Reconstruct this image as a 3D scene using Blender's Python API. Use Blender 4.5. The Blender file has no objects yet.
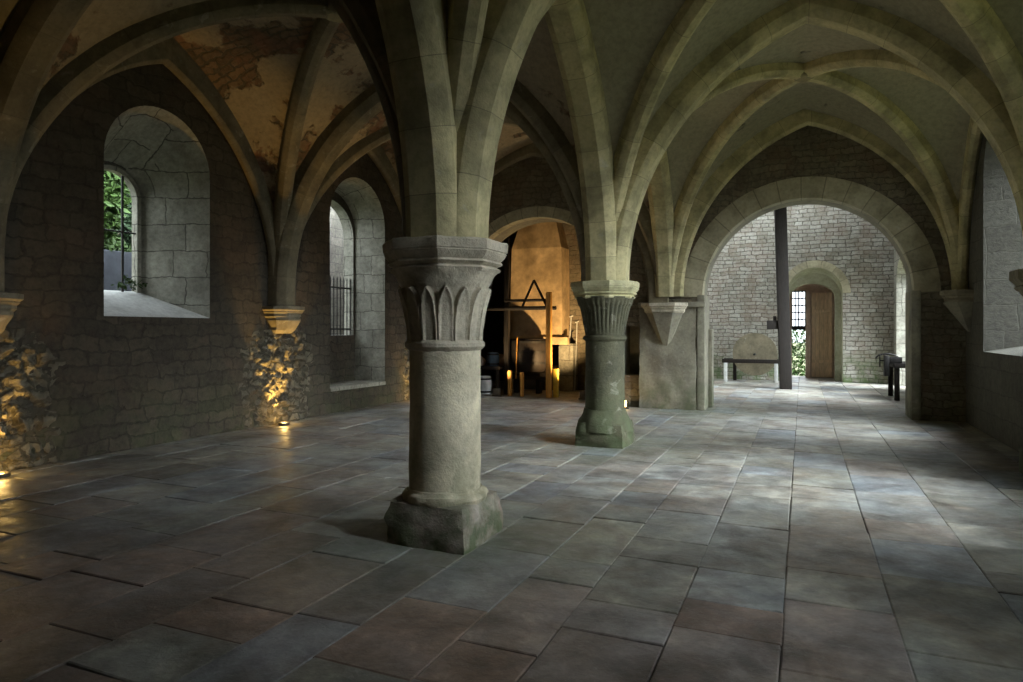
import bpy, bmesh, math, random
from mathutils import Vector, Matrix, noise
PI = math.pi
sc = bpy.context.scene
COL = sc.collection
rng = random.Random(11)

# ------------------------------------------------------------------ camera, world, exposure
FPX, YAW, HOR = 669.0, 0.41, 330.0
cam_d = bpy.data.cameras.new('camera'); cam = bpy.data.objects.new('camera', cam_d); COL.objects.link(cam)
cam_d.sensor_width = 36.0; cam_d.lens = 36.0 * FPX / 1023.0
cam_d.shift_y = -(341.0 - HOR) / 1023.0
cam_d.clip_start = 0.05; cam_d.clip_end = 300
cam.location = (0, 0, 1.6); cam.rotation_euler = (PI / 2, 0, YAW)
sc.camera = cam
sc.view_settings.view_transform = 'Standard'; sc.view_settings.look = 'None'
sc.view_settings.gamma = 1.0; sc.view_settings.use_curve_mapping = False
sc.view_settings.exposure = -1.2
cy = sc.cycles
cy.use_denoising = True
try: cy.denoiser = 'OPENIMAGEDENOISE'; cy.denoising_input_passes = 'RGB_ALBEDO_NORMAL'; cy.denoising_prefilter = 'ACCURATE'
except Exception: pass
cy.max_bounces = 9; cy.diffuse_bounces = 7; cy.glossy_bounces = 3; cy.sample_clamp_indirect = 8.0
cy.caustics_reflective = False; cy.caustics_refractive = False

SKY = 11.0; GLOW = 170.0
w = bpy.data.worlds.new('overcast_sky'); sc.world = w; w.use_nodes = True
nt = w.node_tree; nt.nodes.clear()
wo = nt.nodes.new('ShaderNodeOutputWorld'); bg = nt.nodes.new('ShaderNodeBackground')
bg.inputs[0].default_value = (0.84, 0.93, 1.0, 1); bg.inputs[1].default_value = SKY
nt.links.new(bg.outputs[0], wo.inputs[0])
# bright lobe added to the sky right of the room, for directional window light
def wn(op, a, b=0.0, c=0.0):
    n = nt.nodes.new('ShaderNodeMath'); n.operation = op
    for i, v in enumerate((a, b, c)):
        if hasattr(v, 'node'): nt.links.new(v, n.inputs[i])
        else: n.inputs[i].default_value = v
    return n.outputs[0]
tc = nt.nodes.new('ShaderNodeTexCoord'); sx_ = nt.nodes.new('ShaderNodeSeparateXYZ'); nt.links.new(tc.outputs['Generated'], sx_.inputs[0])
X_, Y_, Z_ = sx_.outputs
hl = wn('SQRT', wn('ADD', wn('MULTIPLY', X_, X_), wn('ADD', wn('MULTIPLY', Y_, Y_), 1e-4)))
az = wn('POWER', wn('MAXIMUM', wn('DIVIDE', wn('ADD', wn('MULTIPLY', X_, .97), wn('MULTIPLY', Y_, -.24)), hl), 0.0), 12.0)
ed_ = wn('DIVIDE', wn('SUBTRACT', Z_, .52), .46)
el = wn('MAXIMUM', wn('SUBTRACT', 1.0, wn('MULTIPLY', ed_, ed_)), 0.0)
nt.links.new(wn('MULTIPLY_ADD', wn('MULTIPLY', az, el), GLOW, SKY), bg.inputs[1])

def portal(name, loc, direction, sx, sy):
    """sky portal in a cut opening: guides the sky's own light, gives none itself"""
    l = bpy.data.lights.new(name, 'AREA'); l.shape = 'RECTANGLE'; l.size = sx; l.size_y = sy
    l.cycles.is_portal = True
    o = bpy.data.objects.new(name, l); COL.objects.link(o); o.location = loc
    d = Vector(direction); o.rotation_euler = d.to_track_quat('-Z', 'Z' if abs(d.z) < .5 else 'Y').to_euler()
    return o
portal('portal_left_near', (-9.3, 6.58, 3.1), (1, 0, 0), 1.0, 1.9)
portal('portal_left_far', (-9.3, 11.25, 2.9), (1, 0, 0), 1.6, 2.8)
portal('portal_right_front', (3.7, 3.3, 3.5), (-1, 0, 0), .75, 2.6)
portal('portal_right_near', (3.7, 6.87, 3.2), (-1, 0, 0), 1.8, 3.6)
portal('portal_back_roof', (.5, 21.4, 6.9), (0, 0, -1), 4.0, 2.1)
portal('portal_right_far', (3.7, 11.47, 3.0), (-1, 0, 0), 1.5, 3.0)
portal('portal_back_side', (3.3, 17.4, 3.6), (-1, 0, 0), 3.0, 4.6)
portal('portal_back_slit', (3.3, 21.3, 1.9), (-1, 0, 0), 1.4, 3.6)
portal('portal_back_door', (0.0, 25.3, 1.3), (0, -1, 0), 0.6, 2.5)
portal('portal_forge', (-6.0, 20.2, 3.6), (0, -1, 0), 1.2, 1.6)

# ------------------------------------------------------------------ room numbers
XP, XL, XR = -2.55, -8.25, 2.60
YB = [-4.63, -0.03, 4.57, 9.17, 13.77]
ZC = 2.27

# ------------------------------------------------------------------ mesh helpers
def tag(o, label=None, cat=None, group=None, kind=None):
    if label: o['label'] = label
    if cat: o['category'] = cat
    if group: o['group'] = group
    if kind: o['kind'] = kind
    return o
def link(name, me, m=None, parent=None, smooth=True, angle=35):
    if m is not None:
        me.materials.clear(); me.materials.append(m)
    o = bpy.data.objects.new(name, me); COL.objects.link(o)
    if parent is not None: o.parent = parent
    if smooth and len(me.polygons):
        me.polygons.foreach_set('use_smooth', [True] * len(me.polygons))
        try: me.set_sharp_from_angle(angle=math.radians(angle))
        except Exception: pass
    return o
def obj(name, bm, m=None, parent=None, smooth=True, angle=35, normals=True):
    if normals: bmesh.ops.recalc_face_normals(bm, faces=bm.faces[:])
    me = bpy.data.meshes.new(name); bm.to_mesh(me); bm.free()
    return link(name, me, m, parent, smooth, angle)
def empty(name, loc, label=None, cat=None, group=None, rz=0):
    o = bpy.data.objects.new(name, None); COL.objects.link(o); o.location = loc; o.rotation_euler = (0, 0, rz)
    o.empty_display_size = .1
    return tag(o, label, cat, group)
def box(bm, x0, x1, y0, y1, z0, z1, bev=0.0, M=None):
    r = bmesh.ops.create_cube(bm, size=1.0)
    vs = r['verts']
    for v in vs:
        v.co = Vector(((x0 + x1) / 2 + v.co.x * (x1 - x0), (y0 + y1) / 2 + v.co.y * (y1 - y0), (z0 + z1) / 2 + v.co.z * (z1 - z0)))
        if M is not None: v.co = M @ v.co
    if bev > 0:
        es = {e for v in vs for e in v.link_edges}
        bmesh.ops.bevel(bm, geom=list(es), offset=bev, segments=2, affect='EDGES', profile=.6)
    return vs
def tube(bm, pts, r, n=8, caps=True):
    pts = [Vector(p) for p in pts]
    rs = r if isinstance(r, (list, tuple)) else [r] * len(pts)
    rings = []
    up = None
    for i, p in enumerate(pts):
        t = (pts[min(i + 1, len(pts) - 1)] - pts[max(i - 1, 0)]).normalized()
        if up is None: up = Vector((0, 0, 1)) if abs(t.z) < .9 else Vector((1, 0, 0))
        a = t.cross(up).normalized(); b = a.cross(t).normalized(); up = b
        rings.append([bm.verts.new(p + (a * math.cos(2 * PI * k / n) + b * math.sin(2 * PI * k / n)) * rs[i]) for k in range(n)])
    for A, B in zip(rings, rings[1:]):
        for k in range(n): bm.faces.new((A[k], A[(k + 1) % n], B[(k + 1) % n], B[k]))
    if caps:
        bm.faces.new(rings[0][::-1]); bm.faces.new(rings[-1])
def lathe(bm, rows, n=64, c=(0, 0, 0), rf=None, caps=True):
    """rows (r, z); rf(theta, r, z) -> radius"""
    rings = []
    for r, z in rows:
        ring = []
        for k in range(n):
            t = 2 * PI * k / n
            rr = rf(t, r, z) if rf else r
            ring.append(bm.verts.new((c[0] + rr * math.cos(t), c[1] + rr * math.sin(t), c[2] + z)))
        rings.append(ring)
    for A, B in zip(rings, rings[1:]):
        for k in range(n): bm.faces.new((A[k], A[(k + 1) % n], B[(k + 1) % n], B[k]))
    if caps:
        bm.faces.new(rings[0][::-1]); bm.faces.new(rings[-1])
def rough(bm, amp, scale, seed=0.0, vs=None):
    bm.normal_update()
    off = Vector((seed * 7.3, seed * 3.1, seed * 1.7))
    mv = []
    for v in (vs or bm.verts):
        d = noise.fractal(v.co * scale + off, 1.0, 2.0, 3)
        mv.append((v, v.normal * d * amp))
    for v, d in mv: v.co += d
def octr(t, r):
    a = (t % (PI / 4)) - PI / 8
    return r / math.cos(a) if False else r * math.cos(PI / 8) / math.cos(((t + PI / 8) % (PI / 4)) - PI / 8) / math.cos(PI / 8)

# ------------------------------------------------------------------ materials
def nmat(name):
    m = bpy.data.materials.new(name); m.use_nodes = True
    t = m.node_tree; t.nodes.clear()
    out = t.nodes.new('ShaderNodeOutputMaterial'); b = t.nodes.new('ShaderNodeBsdfPrincipled')
    t.links.new(b.outputs[0], out.inputs[0])
    return m, t, b
class N:
    def __init__(s, t): s.t = t
    def n(s, k, **kw):
        o = s.t.nodes.new('ShaderNode' + k)
        for a, v in kw.items(): setattr(o, a, v)
        return o
    def l(s, a, b): s.t.links.new(a, b)
    def val(s, sock, v):
        if hasattr(v, 'node'): s.l(v, sock)
        else: sock.default_value = v
    def math(s, op, a, b=0.0, c=0.0, clamp=False):
        o = s.n('Math', operation=op, use_clamp=clamp)
        s.val(o.inputs[0], a); s.val(o.inputs[1], b)
        if op in ('MULTIPLY_ADD', 'SMOOTH_MIN', 'COMPARE'): s.val(o.inputs[2], c)
        return o.outputs[0]
    def vmath(s, op, a, b):
        o = s.n('VectorMath', operation=op); s.val(o.inputs[0], a); s.val(o.inputs[1], b); return o.outputs[0]
    def noise(s, vec, scale, detail=4, rough=.55, dist=0.0, col=False):
        o = s.n('TexNoise'); s.l(vec, o.inputs['Vector']); o.inputs['Scale'].default_value = scale
        o.inputs['Detail'].default_value = detail; o.inputs['Roughness'].default_value = rough; o.inputs['Distortion'].default_value = dist
        return o.outputs['Color' if col else 'Fac']
    def ramp(s, f, stops):
        o = s.n('ValToRGB'); s.l(f, o.inputs[0]); e = o.color_ramp.elements
        while len(e) < len(stops): e.new(.5)
        for q, (p, c) in zip(e, stops):
            q.position = p; q.color = (c, c, c, 1) if isinstance(c, (int, float)) else (*c, 1)
        return o.outputs[0]
    def mix(s, f, a, b, mode='MIX'):
        o = s.n('Mix', data_type='RGBA', blend_type=mode)
        s.val(o.inputs[0], f)
        for k, v in ((6, a), (7, b)):
            if hasattr(v, 'node'): s.l(v, o.inputs[k])
            else: o.inputs[k].default_value = (*v, 1)
        return o.outputs[2]
def boxuv(g, P):
    """(along, up) coordinates in metres chosen from the face direction, jittered for irregular courses"""
    geo = g.n('NewGeometry'); s = g.n('SeparateXYZ'); g.l(P, s.inputs[0])
    nn = g.n('SeparateXYZ'); g.l(geo.outputs['True Normal'], nn.inputs[0])
    ax = g.math('ABSOLUTE', nn.outputs[0]); ay = g.math('ABSOLUTE', nn.outputs[1]); az = g.math('ABSOLUTE', nn.outputs[2])
    isx = g.math('GREATER_THAN', ax, ay); isz = g.math('GREATER_THAN', az, .72)
    u = g.math('ADD', g.math('MULTIPLY', s.outputs[1], isx), g.math('MULTIPLY', s.outputs[0], g.math('SUBTRACT', 1.0, isx)))
    v = g.math('ADD', g.math('MULTIPLY', s.outputs[2], g.math('SUBTRACT', 1.0, isz)),
               g.math('MULTIPLY', g.math('ADD', g.math('MULTIPLY', s.outputs[0], isx), g.math('MULTIPLY', s.outputs[1], g.math('SUBTRACT', 1.0, isx))), isz))
    c = g.n('CombineXYZ'); g.l(u, c.inputs[0]); g.l(v, c.inputs[1])
    return c.outputs[0], s
def world_pos(g):
    return g.n('NewGeometry').outputs['Position']
def masonry(name, bw, bh, c1, c2, mortar, msize=.02, wob=.05, bump=.6, stain=(.12, .10, .07), green=0.0, red=0.0, rough_=.85, plaster=0.0, pcol=(.4, .37, .28)):
    m, t, b = nmat(name); g = N(t)
    P = world_pos(g)
    uv, s = boxuv(g, P)
    wv = g.noise(P, 1.7, 3, .6, 0, True)
    wv2 = g.noise(P, 9.0, 2, .6, 0, True)
    d = g.vmath('MULTIPLY', g.vmath('SUBTRACT', wv, (.5, .5, .5)), (wob * 2.4, wob * 2.4, 0))
    d2 = g.vmath('MULTIPLY', g.vmath('SUBTRACT', wv2, (.5, .5, .5)), (wob * .9, wob * .9, 0))
    uvw = g.vmath('ADD', g.vmath('ADD', uv, d), d2)
    br = g.n('TexBrick'); g.l(uvw, br.inputs['Vector'])
    br.inputs['Color1'].default_value = (*c1, 1); br.inputs['Color2'].default_value = (*c2, 1); br.inputs['Mortar'].default_value = (*mortar, 1)
    br.inputs['Scale'].default_value = 1.0; br.inputs['Mortar Size'].default_value = msize; br.inputs['Mortar Smooth'].default_value = .4
    br.inputs['Brick Width'].default_value = bw; br.inputs['Row Height'].default_value = bh; br.offset = .43; br.squash = .72; br.squash_frequency = 3
    n1 = g.noise(P, 2.2, 6, .62); n2 = g.noise(P, 14, 5, .7); n3 = g.noise(P, 55, 3, .7)
    col = g.mix(g.math('MULTIPLY', g.ramp(n1, [(.38, 0.0), (.66, 1.0)]), .55), br.outputs['Color'], stain)
    col = g.mix(.75, col, g.ramp(n2, [(.25, .45), (.55, 1.0), (.8, 1.35)]), 'MULTIPLY')
    if red:
        nr = g.noise(P, 1.3, 5, .65, .4); col = g.mix(g.math('MULTIPLY', g.ramp(nr, [(.5, 0.0), (.62, 1.0)]), red), col, (.26, .13, .08))
    if green:
        ng = g.noise(P, 3.1, 4, .6)
        low = g.ramp(g.math('MULTIPLY', s.outputs[2], .5), [(0.0, 1.0), (.55, 0.0)])
        col = g.mix(g.math('MULTIPLY', g.math('MULTIPLY', g.ramp(ng, [(.4, 0.0), (.6, 1.0)]), low), green), col, (.10, .15, .05))
    mort = g.math('SUBTRACT', 1.0, br.outputs['Fac'])
    hgt = g.math('ADD', g.math('MULTIPLY', mort, .55), g.math('ADD', g.math('MULTIPLY', n2, .55), g.math('MULTIPLY', n3, .12)))
    if plaster:
        npz = g.noise(P, .9, 6, .6, .3); pf = g.ramp(npz, [(.5 - plaster * .25, 0.0), (.53 - plaster * .25, 1.0)])
        col = g.mix(pf, col, g.mix(.7, pcol, g.ramp(n2, [(.3, .65), (.6, 1.1)]), 'MULTIPLY'))
        hgt = g.mix(pf, hgt, g.math('ADD', g.math('MULTIPLY', n1, .5), .7))
    g.l(col, b.inputs['Base Color']); b.inputs['Roughness'].default_value = rough_; b.inputs['Specular IOR Level'].default_value = .25
    bp = g.n('Bump'); bp.inputs['Strength'].default_value = bump; bp.inputs['Distance'].default_value = .05
    g.l(hgt, bp.inputs['Height']); g.l(bp.outputs[0], b.inputs['Normal'])
    return m
def dressed(name, col, joint=0.0, moss=0.0, scale=1.0, bump=.35, uvjoint=False, dark=(.14, .13, .08), rough_=.8, jw=.014):
    """smooth cut stone, blotched; uvjoint: thin joints every `joint` metres along the sweep"""
    m, t, b = nmat(name); g = N(t); P = world_pos(g)
    n1 = g.noise(P, 2.6 * scale, 6, .6, .2); n2 = g.noise(P, 17 * scale, 5, .7); n3 = g.noise(P, 60, 3, .6); n4 = g.noise(P, 6.5, 5, .65, .5)
    c = g.mix(g.math('MULTIPLY', g.ramp(n1, [(.42, 0.0), (.66, 1.0)]), .6), col, dark)
    c = g.mix(.6, c, g.ramp(n2, [(.25, .55), (.5, 1.0), (.8, 1.3)]), 'MULTIPLY')
    c = g.mix(g.math('MULTIPLY', g.ramp(n4, [(.6, 0.0), (.72, 1.0)]), .35), c, (.52, .49, .40))
    h = g.math('ADD', g.math('MULTIPLY', n2, .5), g.math('MULTIPLY', n3, .15))
    if moss:
        s = g.n('SeparateXYZ'); g.l(P, s.inputs[0])
        low = g.ramp(s.outputs[2], [(0.0, 1.0), (.95, 0.0)])
        ng = g.noise(P, 4.0, 4, .6)
        c = g.mix(g.math('MULTIPLY', g.math('MULTIPLY', g.ramp(ng, [(.36, 0.0), (.58, 1.0)]), low), moss), c, (.085, .105, .05))
    if uvjoint:
        uv = g.n('UVMap'); s2 = g.n('SeparateXYZ'); g.l(uv.outputs[0], s2.inputs[0])
        fr = g.math('FRACT', g.math('DIVIDE', s2.outputs[0], joint))
        wn = g.n('TexWhiteNoise', noise_dimensions='1D'); g.l(g.math('FLOOR', g.math('DIVIDE', s2.outputs[0], joint)), wn.inputs['W'])
        ln = g.math('LESS_THAN', fr, jw)
        c = g.mix(1.0, c, g.ramp(wn.outputs['Value'], [(0.0, .86), (1.0, 1.10)]), 'MULTIPLY')
        c = g.mix(g.math('MULTIPLY', ln, .55), c, (.10, .09, .06))
        h = g.math('SUBTRACT', h, g.math('MULTIPLY', ln, .6))
    g.l(c, b.inputs['Base Color']); b.inputs['Roughness'].default_value = rough_; b.inputs['Specular IOR Level'].default_value = .3
    bp = g.n('Bump'); bp.inputs['Strength'].default_value = bump; bp.inputs['Distance'].default_value = .03
    g.l(h, bp.inputs['Height']); g.l(bp.outputs[0], b.inputs['Normal'])
    return m
def simple(name, col, rough_=.7, metal=0.0, var=.35, sc_=12.0, bump=.3, emit=None, es=0.0, stretch=(1, 1, 1)):
    m, t, b = nmat(name); g = N(t); P = world_pos(g)
    v = g.vmath('MULTIPLY', P, stretch)
    n = g.noise(v, sc_, 5, .65)
    c = g.mix(1.0, col, g.ramp(n, [(.25, 1 - var), (.75, 1 + var)]), 'MULTIPLY')
    g.l(c, b.inputs['Base Color']); b.inputs['Roughness'].default_value = rough_; b.inputs['Metallic'].default_value = metal; b.inputs['Specular IOR Level'].default_value = .2
    bp = g.n('Bump'); bp.inputs['Strength'].default_value = bump; bp.inputs['Distance'].default_value = .01
    g.l(n, bp.inputs['Height']); g.l(bp.outputs[0], b.inputs['Normal'])
    if emit: b.inputs['Emission Color'].default_value = (*emit, 1); b.inputs['Emission Strength'].default_value = es
    return m

M = {}
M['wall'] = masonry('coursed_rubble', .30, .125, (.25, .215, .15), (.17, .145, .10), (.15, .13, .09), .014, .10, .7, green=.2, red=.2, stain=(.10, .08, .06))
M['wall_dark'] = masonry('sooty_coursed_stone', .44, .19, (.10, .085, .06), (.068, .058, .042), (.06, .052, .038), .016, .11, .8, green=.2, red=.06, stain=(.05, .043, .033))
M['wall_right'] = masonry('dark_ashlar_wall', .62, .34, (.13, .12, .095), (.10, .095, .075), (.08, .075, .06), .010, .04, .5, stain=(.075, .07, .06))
M['rubble'] = masonry('eroded_rubble', .30, .15, (.22, .195, .135), (.14, .125, .09), (.09, .08, .055), .03, .16, 1.0, stain=(.06, .05, .035))
M['ashlar'] = masonry('ashlar_blocks', .66, .40, (.46, .44, .36), (.34, .33, .27), (.13, .12, .10), .009, .05, .6, stain=(.13, .125, .10))
M['ashlar_dark'] = masonry('dark_ashlar_blocks', .66, .40, (.08, .077, .062), (.06, .057, .045), (.07, .065, .05), .009, .05, .6, stain=(.07, .065, .05))  # ashlar darkened to offset strong light on the right window reveals
M['back'] = masonry('small_coursed_stone', .34, .125, (.46, .44, .38), (.30, .28, .23), (.12, .11, .09), .015, .06, .8, green=.9, red=.15, stain=(.17, .15, .11))
M['vault'] = masonry('vault_plaster', .30, .12, (.26, .23, .15), (.18, .16, .105), (.12, .11, .08), .02, .09, .8, plaster=.6, pcol=(.33, .30, .20))
M['vault_red'] = masonry('worn_vault_plaster', .30, .11, (.24, .16, .095), (.17, .115, .075), (.12, .10, .07), .02, .09, 1.0, plaster=.1, pcol=(.33, .27, .18), red=.7)
M['sill'] = dressed('skylit_sill_stone', (.66, .67, .64), dark=(.38, .38, .36))  # paler than the reveals: skylight on the sills put into the colour
M['paleplaster'] = dressed('pale_lime_plaster', (.42, .41, .30), moss=.5, dark=(.25, .26, .15))
M['pier'] = dressed('pier_stone', (.27, .25, .18), moss=.75, dark=(.12, .10, .085))
M['pillar'] = dressed('pillar_stone', (.66, .59, .42), moss=.9, dark=(.34, .30, .21), bump=.7)
M['pillar2'] = dressed('mossy_pillar_stone', (.10, .095, .055), moss=1.0, dark=(.032, .032, .02), bump=.7)
M['capital'] = dressed('capital_stone', (.58, .52, .39), scale=1.4, dark=(.26, .23, .17), bump=.7)
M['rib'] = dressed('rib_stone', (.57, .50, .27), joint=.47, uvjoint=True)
M['rib_dark'] = dressed('dark_rib_stone', (.22, .185, .115), joint=.47, uvjoint=True, dark=(.08, .07, .045))  # darker copy of the rib stone, used in the left aisle
M['corbel_dark'] = dressed('dark_corbel_stone', (.24, .205, .135), dark=(.09, .08, .05))  # darkened stone; on the corbels its tone stands in for shade
M['vous'] = dressed('voussoir_stone', (.42, .375, .25), joint=.36, uvjoint=True, jw=.045)
M['plinth'] = dressed('plinth_stone', (.40, .35, .29), moss=1.0, dark=(.20, .12, .09), bump=.8)
M['iron'] = simple('dark_iron', (.030, .028, .026), .55, .7, .3)
M['timber'] = simple('dark_timber', (.022, .018, .015), .75, 0, .5, 9, .6, stretch=(6, 6, .6))
M['orangewood'] = simple('orange_scaffold_timber', (.50, .25, .06), .6, 0, .35, 9, .3, stretch=(6, 6, .8))  # orange-toned timber for some posts of the stand
M['yellowwood'] = simple('yellow_timber', (.60, .42, .06), .6, 0, .3, 9, .3)
M['tub'] = simple('sooty_wood', (.022, .017, .014), .6, 0, .4, 8, .4, stretch=(5, 5, .6))
M['hood'] = simple('ochre_render', (.50, .36, .20), .9, 0, .45, 3.2, .6)
M['plank'] = simple('brown_door_boards', (.74, .56, .38), .8, 0, .3, 8, .3, stretch=(5, 5, .6))
M['paleframe'] = simple('pale_stone_jamb', (.55, .42, .33), .8, 0, .2, 8, .3)
M['leaf'] = simple('leaf_green', (.035, .065, .014), .6, 0, .6, 5, .1)
M['leafdark'] = simple('leaf_dark_green', (.014, .028, .011), .6, 0, .6, 5, .1)
M['grass'] = simple('dry_ground', (.11, .115, .055), .95, 0, .5, 2.5, .2)
M['bark'] = simple('bark', (.06, .045, .03), .9, 0, .4, 14, .7)
M['white'] = simple('whitened_wood', (.55, .55, .52), .7, 0, .2, 8, .2)
M['bluegrey'] = simple('blue_grey_stone', (.055, .06, .07), .8, 0, .3, 6, .3)
M['pinkwall'] = masonry('sandy_garden_wall', .5, .25, (.20, .18, .15), (.16, .15, .12), (.10, .09, .08), .01, .05, .4, stain=(.08, .07, .06))
M['glow'] = simple('lamp_lens', (.9, .7, .35), .3, 0, .0, 3, 0, emit=(1, .62, .18), es=28)
M['steel'] = simple('lamp_housing', (.12, .11, .10), .4, .8, .2, 20, .1)
M['darkwall'] = simple('soot_dark_wall', (.11, .095, .075), .9, 0, .4, 4, .6)
M['bluewood'] = simple('blue_painted_barrel', (.08, .12, .16), .5, 0, .3, 8, .2)

# floor: slabs carry their own tint in a colour attribute
def floor_material():
    m, t, b = nmat('worn_flagstones'); g = N(t); P = world_pos(g)
    at = g.n('VertexColor'); at.layer_name = 'tint'
    n1 = g.noise(P, 1.3, 8, .68, .5); n2 = g.noise(P, 6.5, 9, .66, .15); n3 = g.noise(P, 34, 5, .75); n5 = g.noise(P, 2.3, 9, .70, .25); n6 = g.noise(g.vmath('ADD', P, (31.0, 7.0, 3.0)), 1.6, 6, .62, .4)
    c = g.mix(g.math('MULTIPLY', g.ramp(n1, [(.46, 0.0), (.60, 1.0)]), .55), at.outputs['Color'], (.115, .075, .052))
    c = g.mix(.85, c, g.ramp(n2, [(.20, .5), (.5, .92), (.75, 1.6)]), 'MULTIPLY')
    c = g.mix(.9, c, g.ramp(n5, [(.34, .45), (.5, .95), (.66, 1.45)]), 'MULTIPLY')
    c = g.mix(g.ramp(n6, [(.40, 0.0), (.60, .85)]), c, g.mix(1.0, c, (.87, .95, 1.06), 'MULTIPLY'))
    c = g.mix(g.math('MULTIPLY', g.ramp(n3, [(.60, 0.0), (.70, 1.0)]), .35), c, (.42, .40, .36))
    # moss that grew around the pillar feet
    s = g.n('SeparateXYZ'); g.l(P, s.inputs[0])
    mo = None
    for (x, y) in ((XP, YB[2]), (XP, YB[3]), (XP + .6, YB[4] - .2)):
        v = g.n('CombineXYZ'); g.l(g.math('SUBTRACT', s.outputs[0], x), v.inputs[0]); g.l(g.math('SUBTRACT', s.outputs[1], y), v.inputs[1])
        ln = g.n('VectorMath', operation='LENGTH'); g.l(v.outputs[0], ln.inputs[0])
        k = g.ramp(g.math('MULTIPLY', ln.outputs['Value'], .5), [(.1, 1.0), (.8, 0.0)])
        mo = k if mo is None else g.math('MAXIMUM', mo, k)
    c = g.mix(g.math('MULTIPLY', g.math('MULTIPLY', mo, g.ramp(n2, [(.35, .2), (.6, 1.0)])), .6), c, (.14, .18, .12))
    g.l(c, b.inputs['Base Color'])
    g.l(g.ramp(n2, [(.34, .28), (.64, .64)]), b.inputs['Roughness']); b.inputs['Specular IOR Level'].default_value = .5
    bp = g.n('Bump'); bp.inputs['Strength'].default_value = .8; bp.inputs['Distance'].default_value = .02
    g.l(g.math('ADD', g.math('MULTIPLY', n2, .7), g.math('MULTIPLY', n3, .25)), bp.inputs['Height']); g.l(bp.outputs[0], b.inputs['Normal'])
    return m
M['floor'] = floor_material()

# ------------------------------------------------------------------ walls with cut openings
def arch_pts(c, hw, z0, zs, rise, n=20):
    p = [(c - hw, z0), (c + hw, z0)]
    for k in range(n + 1):
        a = PI * k / n
        p.append((c + hw * math.cos(a), zs + rise * math.sin(a)))
    return p
def loft(bm, A, B, a, b, axis):
    """closed solid between outline A at coordinate a and outline B at b along axis ('x' or 'y')"""
    f = (lambda q, s: (s, q[0], q[1])) if axis == 'x' else (lambda q, s: (q[0], s, q[1]))
    va = [bm.verts.new(f(q, a)) for q in A]; vb = [bm.verts.new(f(q, b)) for q in B]
    n = len(A)
    for i in range(n): bm.faces.new((va[i], va[(i + 1) % n], vb[(i + 1) % n], vb[i]))
    bm.faces.new(va[::-1]); bm.faces.new(vb)
def cut_wall(name, bx, cutters, m, label=None, reveal=None):
    bm = bmesh.new(); box(bm, *bx)
    bmesh.ops.recalc_face_normals(bm, faces=bm.faces[:])
    me = bpy.data.meshes.new(name); bm.to_mesh(me); bm.free()
    o = bpy.data.objects.new(name, me); COL.objects.link(o)
    tmp = []
    for cfun in cutters:
        cb = bmesh.new(); cfun(cb); bmesh.ops.recalc_face_normals(cb, faces=cb.faces[:])
        cm = bpy.data.meshes.new('cut'); cb.to_mesh(cm); cb.free()
        co = bpy.data.objects.new('cut', cm); COL.objects.link(co); tmp.append(co)
        md = o.modifiers.new('b', 'BOOLEAN'); md.operation = 'DIFFERENCE'; md.solver = 'EXACT'; md.object = co
    if tmp:
        bpy.context.view_layer.update()
        dg = bpy.context.evaluated_depsgraph_get()
        nm = bpy.data.meshes.new_from_object(o.evaluated_get(dg)); o.modifiers.clear(); o.data = nm; nm.name = name
        for c_ in tmp: bpy.data.objects.remove(c_)
    o.data.materials.clear(); o.data.materials.append(m)
    if reveal:
        o.data.materials.append(reveal)
        e = .004
        for f in o.data.polygons:
            c = f.center
            if bx[0] + e < c.x < bx[1] - e and bx[2] + e < c.y < bx[3] - e and bx[4] + e < c.z < bx[5] - e: f.material_index = 1
            else: f.material_index = 0
    o['kind'] = 'structure'
    if label: o['label'] = label
    return o
def ex(A, B, a, b, e=.02):
    """extend a loft a little past both faces"""
    t = e / abs(b - a)
    A2 = [(p[0] + (p[0] - q[0]) * t, p[1] + (p[1] - q[1]) * t) for p, q in zip(A, B)]
    B2 = [(q[0] + (q[0] - p[0]) * t, q[1] + (q[1] - p[1]) * t) for p, q in zip(A, B)]
    s = 1 if b > a else -1
    return A2, B2, a - s * e, b + s * e
def splay(A, B, a, b, axis, e=.02):
    A, B, a, b = ex(A, B, a, b, e)
    return lambda bm: loft(bm, A, B, a, b, axis)
XO = -9.25
cuts = [splay(arch_pts(6.65, .84, 1.78, 3.87, .84), arch_pts(6.60, .46, 2.18, 3.53, .46), XL, XO, 'x'),
        splay(arch_pts(11.22, .915, .47, 3.77, .91), arch_pts(11.22, .86, .47, 3.72, .8), XL, -8.98, 'x', .01),
        splay(arch_pts(11.22, .80, 1.49, 3.60, .72), arch_pts(11.22, .80, 1.49, 3.60, .72), -8.9, -9.3, 'x')]
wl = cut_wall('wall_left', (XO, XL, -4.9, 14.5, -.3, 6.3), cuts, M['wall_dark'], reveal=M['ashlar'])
wl.data.materials.append(M['sill'])
for f in wl.data.polygons:      # sills paled as if skylit, apron under the grille darkened for its shade
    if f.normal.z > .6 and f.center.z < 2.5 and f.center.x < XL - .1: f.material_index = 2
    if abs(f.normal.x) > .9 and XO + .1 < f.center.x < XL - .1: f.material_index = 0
cuts = []
for yc, hi, ho, z0 in ((3.35, .46, .26, 2.15), (6.87, 1.12, .92, 1.26), (11.47, 1.08, .85, 1.26)):  # first is a slit added out of view to light the near pillar
    cuts.append(splay(arch_pts(yc, hi, z0, 3.95, .95), arch_pts(yc, ho, z0 + .2, 3.95, .85), XR, 3.6, 'x'))
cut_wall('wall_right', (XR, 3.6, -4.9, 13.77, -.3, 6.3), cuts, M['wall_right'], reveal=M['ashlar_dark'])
cut_wall('wall_rear', (-9.25, 3.6, -5.3, -4.9, -.3, 6.3), [], M['wall'])
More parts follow.
